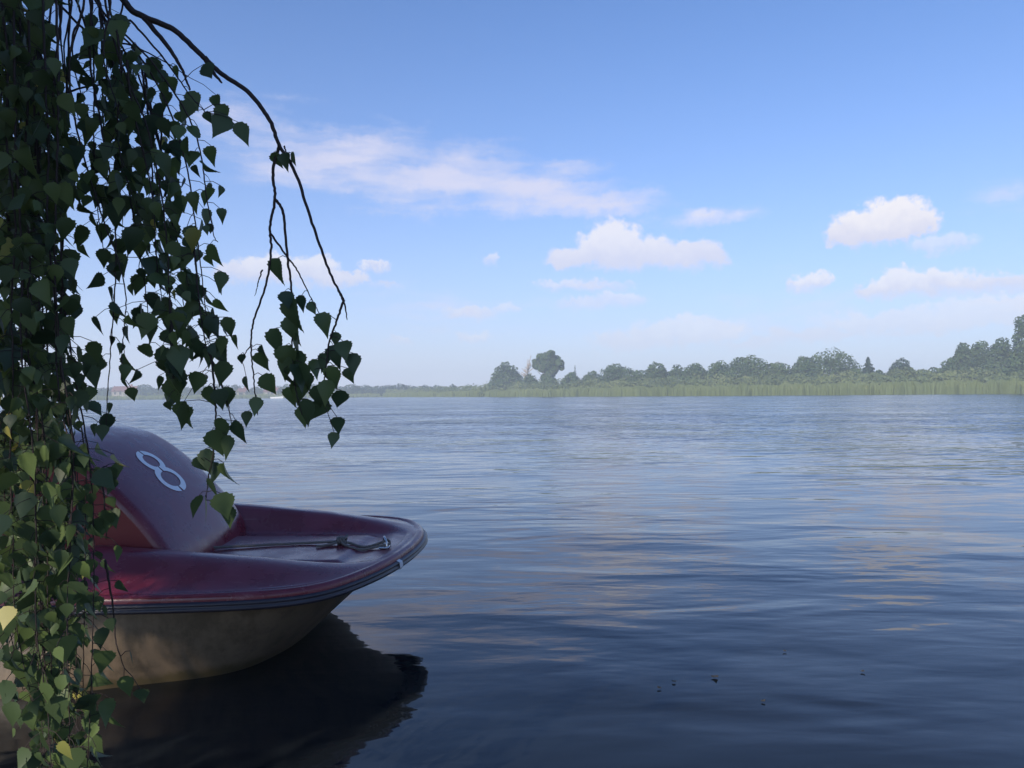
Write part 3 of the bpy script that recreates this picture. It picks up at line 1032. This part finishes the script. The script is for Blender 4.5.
# seats
seatm, b, p = mat('red_seat', (0.24, 0.03, 0.03), 0.4, 0.4)
for sg in (-1, 1):
    mb = MB()
    rows = []
    for t_ in np.linspace(0, 1, 9):
        zz = .41 + .42 * t_
        xx = 2.80 + .16 * t_ + .03 * math.sin(t_ * 3)
        wd = .28 * (1 - .25 * t_ ** 3)
        rows.append([bw(xx - .04 * math.cos(u * 1.4), sg * .33 + u * wd, zz) for u in np.linspace(-1, 1, 9)] +
                    [bw(xx + .05, sg * .33 + u * wd, zz) for u in np.linspace(1, -1, 9)])
    mb.grid(rows, closed=True)
    mb.f.append(tuple(len(mb.v) - 18 + k for k in range(18)))
    mb.t.append(.5)
    mb.build('backrest', seatm, boat, True)

# bow ring
rx_, ry_ = .115, -.02
rc = bw(rx_, ry_, deck_z(rx_, ry_))
mb = MB()
mb.tube([rc + Vector((.012, -.030, -.02)), rc + Vector((.012, -.030, .016)), rc + Vector((.009, -.022, .036)), rc + Vector((0, -.008, .048)), rc + Vector((-.004, .008, .048)), rc + Vector((-.008, .022, .036)), rc + Vector((-.012, .030, .016)), rc + Vector((-.012, .030, -.02))], .0055, 8)
mb.add([rc + Vector((.022, -.042, .002)), rc + Vector((.022, .042, .002)), rc + Vector((-.022, .042, .002)), rc + Vector((-.022, -.042, .002)),
        rc + Vector((.022, -.042, .007)), rc + Vector((.022, .042, .007)), rc + Vector((-.022, .042, .007)), rc + Vector((-.022, -.042, .007))],
       [(0, 3, 2, 1), (4, 5, 6, 7), (0, 1, 5, 4), (1, 2, 6, 5), (2, 3, 7, 6), (3, 0, 4, 7)])
mb.build('bow_ring', chrome, boat, True)

# rope from the ring back along the foredeck, with a knot
rope = empty('mooring_rope', bw(.5, 0, gz(.5)), 'thin knotted dark rope lying along the red foredeck to the steel ring', 'rope')


def on_deck(a, b_, lift=.008):
    return bw(a, b_, deck_z(a, b_) + lift)


def ropeline(pts, r=.0062, wob=.002):
    P = catmull([tuple(q) for q in pts], 8)
    P = [q + Vector((0, math.sin(k * .9) * wob, 0)) for k, q in enumerate(P)]
    mb.tube(P, r, 7)


kx, ky = .34, .05
kn = on_deck(kx, ky, .014)
mb = MB()
ropeline([on_deck(.97, -.06, .012), on_deck(.86, -.03, .010), on_deck(.66, .02), on_deck(.5, .05), kn])
ropeline([kn, on_deck(.30, .04), on_deck(.22, .01), rc + Vector((-.02, .0, .022)), rc + Vector((.012, 0, .036)), rc + Vector((.020, .004, .015)), rc + Vector((-.02, -.012, .010)), on_deck(.22, -.04), on_deck(.30, -.01), kn + Vector((0, -.01, 0))])
ropeline([kn, on_deck(.40, .0), on_deck(.44, -.02)])
mb.build('line', ropem, rope, True)
mb = MB()
for k in range(3):
    cc = kn + Vector(((k - 1) * .014, 0, .003))
    mb.tube([cc + Vector((.004 * math.sin(t_ * 2), math.cos(t_) * .017, math.sin(t_) * .014)) for t_ in np.linspace(0, math.tau, 13)], .0075, 7, False)
mb.tube([kn + Vector((.01, .01, .01)), kn + Vector((.02, .03, .022)), kn + Vector((.005, .045, .012))], .006, 6)
mb.build('knot', ropem, rope, True)

# ------------------------------------------------------------------ birch
LEAF = leaf_material('birch_leaf', (0.026, 0.050, 0.030), (0.105, 0.150, 0.046), (0.36, 0.32, 0.08), 0.36, 0.48, 0.4)
twigm, b, p = mat('twig_bark', (0.030, 0.021, 0.020), 0.7, 0.3)
birchbark, b, p = mat('birch_bark', (0.55, 0.52, 0.48), 0.8, 0.3)
tcg = b.n('ShaderNodeTexCoord').outputs['Object']
mpb = b.n('ShaderNodeMapping')
mpb.inputs['Scale'].default_value = (3, 3, 14)
birchbark.node_tree.links.new(tcg, mpb.inputs[0])
nn = b.noise(mpb.outputs[0], 1.2, 5, .6)['Fac']
birchbark.node_tree.links.new(b.mixc(b.smooth(nn, .52, .62), (.58, .55, .50, 1), (.06, .05, .045, 1)), p.inputs['Base Color'])

# leaf templates hang from their petiole along -Z, blade facing -Y
WT = [(0, .0), (.03, .14), (.08, .27), (.15, .37), (.24, .425), (.34, .42), (.45, .36), (.56, .28), (.68, .19), (.79, .115), (.88, .06), (.95, .028), (1, .0)]


def leaf_template(rows, serr):
    V = []
    for k in range(rows + 1):
        t_ = k / rows
        w_ = lerp_table(WT, t_)
        if serr and 0 < k < rows:
            w_ *= 1.07 if k % 2 else .93
        bend = .16 * t_ * t_
        V += [(-w_, -.16 * w_ + bend - .0, -t_ + (.035 if serr and k % 2 else 0)), (0, bend, -t_), (w_, -.16 * w_ + bend, -t_ + (.035 if serr and k % 2 else 0))]
    Fq = []
    for k in range(rows):
        a = k * 3
        Fq += [(a, a + 1, a + 4, a + 3), (a + 1, a + 2, a + 5, a + 4)]
    return np.array(V, float), np.array(Fq, int)


T_HI = leaf_template(18, True)
T_LO = leaf_template(3, False)


def rot_mats(yaw, tilt, roll):
    cy, sy, ct, st_, cr, sr = np.cos(yaw), np.sin(yaw), np.cos(tilt), np.sin(tilt), np.cos(roll), np.sin(roll)
    Z, O = np.zeros_like(cy), np.ones_like(cy)
    Rz = np.stack([np.stack([cy, -sy, Z], 1), np.stack([sy, cy, Z], 1), np.stack([Z, Z, O], 1)], 1)
    Rx = np.stack([np.stack([O, Z, Z], 1), np.stack([Z, ct, -st_], 1), np.stack([Z, st_, ct], 1)], 1)
    Ry = np.stack([np.stack([cr, Z, sr], 1), np.stack([Z, O, Z], 1), np.stack([-sr, Z, cr], 1)], 1)
    return Rz @ Rx @ Ry


def leaves_mesh(name, specs, tmpl, parent):
    """specs: rows of (x, y, z, size, yaw, tilt, roll, tint, width)"""
    A = np.array(specs, float)
    V0, F0 = tmpl
    M = rot_mats(A[:, 4], A[:, 5], A[:, 6])
    loc = V0[None] * np.stack([A[:, 8] * .92, rng.normal(1.1, 1.3, len(A)), np.ones(len(A))], 1)[:, None, :]
    V = (np.einsum('nij,nkj->nki', M, loc) * A[:, 3][:, None, None] + A[:, None, :3]).reshape(-1, 3)
    Fq = (F0[None] + (np.arange(len(A)) * len(V0))[:, None, None]).reshape(-1, 4)
    return np_mesh(name, V, Fq, LEAF, parent, np.repeat(A[:, 7], len(F0)))


TR = Vector((-5.0, -1.2, .2))
birch = empty('birch_tree', TR, 'weeping birch whose leafy twigs hang down over the pedal boat', 'tree')


def tint_():
    u = random.random()
    return random.uniform(.88, 1.0) if u < .018 else random.uniform(.05, .78)


def hanging(path, depth, spacing=11, spread=15, size=.039, t0=0.0, jitter=.10, dens=1.0, rad=.0012, extra=None, dy=0.0, yawsd=.9, side=True):
    """one drooping twig: pixel path -> tube with leaves on both sides"""
    P3 = [at(px, py, depth + dy * k) for k, (px, py) in enumerate(path)]
    cur = catmull([tuple(q) for q in P3], 10)
    cur = [q + Vector((random.uniform(-1, 1), random.uniform(-1, 1), 0)) * .0008 for q in cur]
    n = len(cur)
    mb = MB()
    mb.tube(cur, [rad * (1.9 - 1.35 * k / (n - 1)) for k in range(n)], 5)
    sp = []
    L = 0.0
    seg = [(cur[k + 1] - cur[k]).length for k in range(n - 1)]
    tot = sum(seg)
    step = spacing / F * depth
    nxt, sg = tot * t0 + step * random.random(), 1
    for k in range(n - 1):
        while dens > 0 and L + seg[k] >= nxt:
            q = cur[k].lerp(cur[k + 1], (nxt - L) / max(seg[k], 1e-6))
            if random.random() < dens:
                sg = -sg
                o = Vector((sg * abs(random.gauss(.55, .4)), random.gauss(0, 1.0), -random.uniform(.1, .7))) * (spread / F * depth)
                e = q + o
                mb.tube([q, q + o * .5 + Vector((0, 0, .004)), e], [.0007, .0006, .0006], 4, False)
                sz = size * random.uniform(.5, 1.28)
                sp.append((e.x, e.y, e.z, sz, random.gauss(0, yawsd), random.gauss(.08, .25), sg * -.15 + random.gauss(0, .28), tint_(), random.uniform(.8, 1.08)))
            nxt += step * random.uniform(.6, 1.4)
        L += seg[k]
    for (px, py, s_) in (extra or []):
        e = at(px, py - s_ * .5, depth + random.uniform(-.02, .02))
        near = min(cur, key=lambda q: (q - e).length)
        mb.tube([near, near.lerp(e, .5) + Vector((0, 0, .004)), e], [.0008, .0007, .0006], 4, False)
        sp.append((e.x, e.y, e.z, s_ * .86 / F * depth, random.gauss(0, .6), random.gauss(.05, .2), random.gauss(0, .25), random.uniform(.1, .6), random.uniform(.85, 1.05)))
    tw = mb.build('hanging_twig', twigm, birch, True)
    if sp:
        lv = leaves_mesh('leaves', sp, T_HI, tw)
        lv.matrix_parent_inverse = Matrix.Identity(4)
    return tw


U = -90   # twigs go on above the frame up to the overhead limbs
# the bare branch that arches to the right, with its tip sprays
hanging([(60, U), (123, 0), (142, 16), (172, 29), (195, 49), (219, 72), (250, 94), (270, 121), (279, 145), (295, 172), (312, 223), (330, 273), (344, 300)], 1.42, dens=0, rad=.0036)
hanging([(143, 17), (168, 47), (182, 70), (190, 90)], 1.42, dens=0, rad=.0028)
hanging([(205, 58), (213, 72), (222, 83)], 1.42, dens=0, rad=.0030)
hanging([(338, 290), (345, 305), (347, 320)], 1.42, dens=0, rad=.0014)
hanging([(344, 300), (337, 320), (329, 345), (325, 375), (322, 400)], 1.42, dens=0, rad=.0014,
        extra=[(320, 328, 30), (336, 341, 18), (343, 355, 28), (333, 360, 30), (353, 367, 28), (347, 378, 20), (334, 381, 30), (329, 396, 32), (341, 404, 28), (324, 415, 34), (337, 429, 24), (334, 442, 20), (316, 372, 26), (309, 384, 24), (322, 365, 24), (318, 400, 30)])
hanging([(279, 145), (273, 172), (275, 199), (270, 227), (271, 250), (266, 285), (254, 320), (251, 345), (253, 372), (256, 400), (258, 415)], 1.42, dens=0, rad=.0017,
        extra=[(274, 163, 22), (260, 366, 28), (262, 390, 30), (257, 409, 24), (248, 421, 20), (262, 355, 20)])
hanging([(275, 199), (283, 213), (287, 254), (291, 285), (293, 310), (292, 350), (296, 390), (302, 415)], 1.42, dens=0, rad=.0016,
        extra=[(278, 274, 32), (285, 303, 24), (292, 318, 40), (290, 334, 36), (276, 347, 38), (295, 350, 34), (286, 363, 36), (297, 365, 30), (293, 383, 38), (284, 385, 32), (300, 395, 36), (292, 402, 30), (308, 416, 34), (302, 420, 28), (288, 372, 30), (302, 376, 26)])
hanging([(271, 234), (286, 255), (297, 270), (310, 296), (322, 318)], 1.42, dens=0, rad=.0012, extra=[(302, 306, 22), (309, 311, 18)])
hanging([(284, 146), (286, 152), (288, 158)], 1.42, dens=0, rad=.0010, extra=[(285, 164, 22), (291, 163, 20)])
hanging([(262, 270), (258, 284), (255, 296)], 1.42, dens=0, rad=.0009)
hanging([(252, 345), (246, 352), (242, 362)], 1.42, dens=0, rad=.0008, extra=[(241, 361, 14), (246, 386, 20)])
# right rim of the curtain
hanging([(70, U), (100, 10), (135, 50), (165, 100), (185, 160), (195, 220), (201, 270), (207, 320), (210, 345)], 1.38, 12, 18, t0=.28)
hanging([(60, U), (95, 0), (150, 60), (185, 110), (200, 150), (207, 200), (214, 235), (218, 242)], 1.36, 12, 14, t0=.3)
hanging([(130, 20), (165, 60), (190, 95), (205, 112)], 1.40, 11, 14, t0=.4, extra=[(221, 118, 28), (227, 132, 34), (238, 137, 30), (204, 77, 26)])
hanging([(95, U), (105, 0), (120, 60), (148, 130), (162, 200), (168, 260), (170, 330), (172, 370), (178, 395)], 1.34, 12, 18, t0=.28)
hanging([(100, U), (112, 20), (140, 80), (160, 150), (172, 210), (180, 262), (184, 310), (186, 340)], 1.44, 12, 18, t0=.3)
hanging([(192, 230), (196, 270), (200, 310), (206, 345), (212, 360)], 1.38, 10, 16, dens=.5, extra=[(228, 330, 26), (236, 344, 18), (222, 348, 24), (195, 352, 28), (216, 358, 32), (208, 330, 30), (182, 420, 30)])
hanging([(210, 345), (214, 385), (216, 420), (214, 450), (208, 480), (206, 500)], 1.38, 9, 16, dens=.15,
        extra=[(200, 386, 28), (208, 400, 28), (218, 402, 26), (184, 418, 34), (222, 434, 32), (236, 436, 30), (212, 448, 36), (226, 450, 30), (205, 465, 32), (214, 478, 32), (224, 480, 34), (208, 492, 28), (220, 510, 34), (205, 515, 36), (230, 520, 28), (196, 470, 26)])
hanging([(170, 300), (172, 340), (172, 362), (174, 385)], 1.34, 9, 14, dens=.4, extra=[(160, 365, 36), (176, 364, 38), (166, 380, 40), (180, 384, 34), (172, 396, 34)])
hanging([(212, 360), (222, 385), (228, 405), (232, 425)], 1.39, 10, 10, dens=.3, extra=[(229, 400, 26)])
hanging([(80, U), (84, 0), (72, 40), (70, 90), (82, 150), (100, 210), (118, 260), (126, 300), (123, 340), (121, 380)], 1.30, 12, 16, t0=.3, dens=.6)
hanging([(92, 0), (90, 60), (100, 120), (112, 190), (116, 260), (112, 330), (108, 390), (106, 430)], 1.36, 11, 18, t0=.12, dens=.7)
hanging([(76, 0), (95, 50), (118, 110), (135, 190), (140, 250), (138, 275)], 1.44, 13, 16, t0=.25, dens=.7)
hanging([(55, 0), (95, 38), (130, 45), (165, 62), (190, 78)], 1.46, 16, 16, dens=.5, rad=.0014)
hanging([(60, 95), (100, 85), (140, 100), (175, 130)], 1.45, 15, 18, dens=.5, rad=.0012)
# left mass, hanging down to the bottom of the frame
xs_ = [-16, -9, -2, 5, 12, 19, 26, 33, 40, 47, 54, 61]
for i, x0 in enumerate(xs_):
    for rep in range(2):
        dph = random.uniform(1.18, 1.62)
        bot = {0: 560, 1: 600, 2: 650, 3: 690}.get(i, random.choice([790, 800, 830, 700, 770]))
        ph, am = random.uniform(0, 6.28), random.uniform(4, 10)
        pts = []
        for k in range(11):
            f_ = k / 10
            py = U + (bot - U) * f_
            px = x0 + rep * 4 + am * math.sin(ph + f_ * 5.5) + random.uniform(-4, 4)
            px += smoothstep(py, 330, 440) * max(0, x0 - 5) * .42
            if x0 < 20 and py > 560:
                px += (py - 560) * .10 + (20 - x0) * .3
            if py > 600:                     # the curtain narrows toward its end
                px = 64 + (px - 64) * (1 - min(.30, (py - 600) / 500))
            pts.append((px, py))
        hanging(pts, dph, 8.5, 17, t0=.04 if x0 < 40 else .17, dens=.95 if x0 < 40 else .8)
for k in range(9):                           # right half of the curtain
    x0 = 106 + 10 * k
    ph, am = random.uniform(0, 6.28), random.uniform(3, 8)
    top_y = [-60, -40, 0, 30, 50, 60, 66, 72, 84][k]
    bot = random.choice([235, 270, 300, 325]) + (20 if k > 3 else -20)
    pts = [(x0 - 26 * (1 - q / 7) + am * math.sin(ph + q * .8), top_y + (bot - top_y) * q / 7) for q in range(8)]
    hanging(pts, random.uniform(1.3, 1.5), 9, 17, t0=.16, dens=.95)
for k in range(6):                           # bare twigs crossing near the top of the frame
    x0 = 58 + 13 * k
    hanging([(x0 - 20, U), (x0, -5), (x0 + random.uniform(-14, 24), 55), (x0 + random.uniform(-10, 34), 120)], random.uniform(1.3, 1.5), dens=0, rad=.0014)
hanging([(105, 560), (112, 600), (116, 640), (124, 668)], 1.35, 12, 12, dens=.35, extra=[(130, 660, 18), (124, 690, 28), (140, 700, 22)])
hanging([(100, 470), (104, 500), (106, 540)], 1.33, 12, 14, dens=.4, extra=[(108, 478, 22), (118, 472, 18), (112, 488, 22), (106, 524, 28), (98, 530, 24)])

# overhead crown outside the picture: weeping sprays that shade the boat; sun gaps over the hull side, foredeck and low twigs
GAPS = [(Vector((x_, 2.84, z_)), .12) for x_ in np.arange(-2.3, -1.36, .13) for z_ in (.06, .15)]
GAPS += [(at(px, py, y_), r_) for px, py, y_, r_ in
         [(300, 545, 3.75, .07), (330, 547, 3.75, .07), (360, 534, 4.0, .07), (390, 536, 3.95, .07), (265, 545, 3.75, .05), (120, 590, 2.95, .09), (150, 588, 2.95, .09), (185, 587, 2.95, .08), (215, 586, 2.95, .06),
          (15, 515, 1.35, .22), (30, 555, 1.35, .2), (115, 480, 1.33, .14), (100, 520, 1.33, .16), (60, 470, 1.4, .08), (45, 750, 1.35, .22), (70, 700, 1.35, .14), (8, 580, 1.35, .12), (85, 630, 1.35, .08), (40, 430, 1.4, .05), (30, 650, 1.35, .08)]]
GAPS += [(at(px, py, y_), .17) for px, py in [(18, 500), (40, 545), (8, 585), (112, 490), (98, 530), (60, 470), (40, 745), (75, 735), (60, 690), (25, 640)] for y_ in (1.2, 1.5)]
GP = np.array([g[0] for g in GAPS])
GR = np.array([g[1] for g in GAPS])
SV = np.array(S)


def in_gap(p_):
    d_ = np.array(p_)[None] - GP
    t_ = d_ @ SV
    perp = np.linalg.norm(d_ - t_[:, None] * SV, axis=1)
    return bool(np.any((perp < GR) & (t_ > 0)))


mb = MB()
mb.tube([TR - Vector((0, 0, .3)), TR + Vector((.05, .05, 1.2)), TR + Vector((.15, .1, 2.6)), TR + Vector((.1, .25, 4.2)), TR + Vector((.3, .3, 6.0))], [.19, .15, .12, .085, .03], 12)
mb.build('trunk', birchbark, birch, True)
ends = [(-.80, 1.30, 2.05), (-1.5, 1.0, 2.9), (-2.2, .6, 3.4), (-3.2, 1.2, 3.2), (-4.4, 1.0, 3.6), (-5.4, .2, 3.2), (-3.4, -1.2, 4.6), (-2.4, -.6, 4.0), (-5.2, -1.6, 4.2), (-1.4, 1.3, 2.4), (-2.0, 3.2, 4.6), (-.9, 3.6, 4.8), (-3.0, 4.2, 5.0), (-.6, 2.0, 3.9)]
limb_pts = []
for k, e in enumerate(ends):
    e = Vector(e)
    s0 = TR + Vector((.12, .1, 2.0 + .24 * k))
    m_ = s0.lerp(e, .55) + Vector((0, 0, .55))
    cur = catmull([tuple(s0), tuple(m_), tuple(e)], 8)
    limb_pts += cur[5:]
    mb = MB()
    mb.tube(cur, [.05 - .042 * q / (len(cur) - 1) for q in range(len(cur))], 7)
    mb.build('limb', twigm, birch, True)
mbx = MB()
sp = []


def spray(p0, ln, nl):
    """one weeping spray of the crown"""
    pts = []
    q = p0.copy()
    for k in range(9):
        pts.append(q.copy())
        q = q + Vector((random.gauss(0, .018), random.gauss(0, .018), -ln / 8))
    if any(in_frame(z_, 60) for z_ in pts):
        return
    near = min(limb_pts, key=lambda z_: (z_ - p0).length)
    if (near - p0).length < 1.2:
        mbx.tube([near, near.lerp(p0, .6) + Vector((0, 0, .12)), p0], [.006, .004, .002], 4, False)
    mbx.tube(pts, [.002] * 9, 4, False)
    for k in range(nl):
        u = random.random() * 8
        i_ = min(int(u), 7)
        e = pts[i_].lerp(pts[i_ + 1], u - i_) + Vector((random.gauss(0, .04), random.gauss(0, .04), -.01))
        if e.z < 1.15 or in_gap(e) or in_frame(e, 50):
            continue
        sp.append((e.x, e.y, e.z, random.uniform(.045, .070), random.uniform(0, 6.28), random.gauss(.1, .4), random.gauss(0, .4), tint_(), random.uniform(.85, 1.1)))


for k in range(2600):                        # the side toward the sun
    T = Vector((random.uniform(-3.9, -.2), random.uniform(2.6, 4.7), random.uniform(.2, .95)))
    t_ = random.uniform(3.4, 6.4)
    if k % 5 == 0:
        T = Vector((random.uniform(-1.1, -.3), random.uniform(1.2, 1.6), random.uniform(1.15, 1.9)))
        t_ = random.uniform(1.0, 3.4)
    p0 = T + S * t_ + Vector((0, 0, .25))
    if p0.z > 1.7:
        spray(p0, random.uniform(.4, .9), 16)
for k in range(700):                         # shade for the forward half of the hull
    T = Vector((random.uniform(-1.25, -.4), random.uniform(2.75, 3.3), random.uniform(.0, .5)))
    p0 = T + S * random.uniform(3.3, 6.0) + Vector((0, 0, .3))
    spray(p0, random.uniform(.4, .8), 18)
for k in range(650):                         # boughs reaching out over the boat, above the picture
    p0 = Vector((random.uniform(-5.0, .4), random.uniform(.3, 5.2), 0))
    p0.z = max(3.0, 1.9 + .53 * p0.y + random.uniform(.3, 1.6))
    spray(p0, random.uniform(.4, .8), 16)
crown_tw = mbx.build('crown_twigs', twigm, birch)
leaves_mesh('crown', sp, T_LO, birch)

# ------------------------------------------------------------------ bits floating on the water
flm, b, p = mat('withered_leaf', (0.05, 0.04, 0.025), 0.7, 0.3)
for k, (px, py, lab) in enumerate([(714, 677, 'dark leaf scrap afloat, largest of the floating specks'), (672, 683, 'floating leaf speck left of the largest one'), (660, 690, 'lowest left floating leaf speck on dark water'),
                                   (786, 652, 'upper floating leaf speck right of the largest one'), (861, 672, 'floating leaf speck farther right on dark water'), (762, 703, 'nearest floating leaf speck on dark water')]):
    d = ray(px, py)
    q = Vector((0, 0, CAMZ)) + d * (-CAMZ / d.z)
    V0, F0 = T_HI
    sz = .034 if k == 0 else .02
    ca, sa = math.cos(k * 1.7), math.sin(k * 1.7)
    mb = MB()
    mb.add([(q.x + (v[0] * ca - v[2] * sa) * sz, q.y + (v[0] * sa + v[2] * ca) * sz, .006 + abs(v[1]) * sz * 1.2) for v in V0], [tuple(f_) for f_ in F0])
    tag(mb.build('floating_leaf', flm), lab, 'leaf', 'leaf specks floating on the lake')
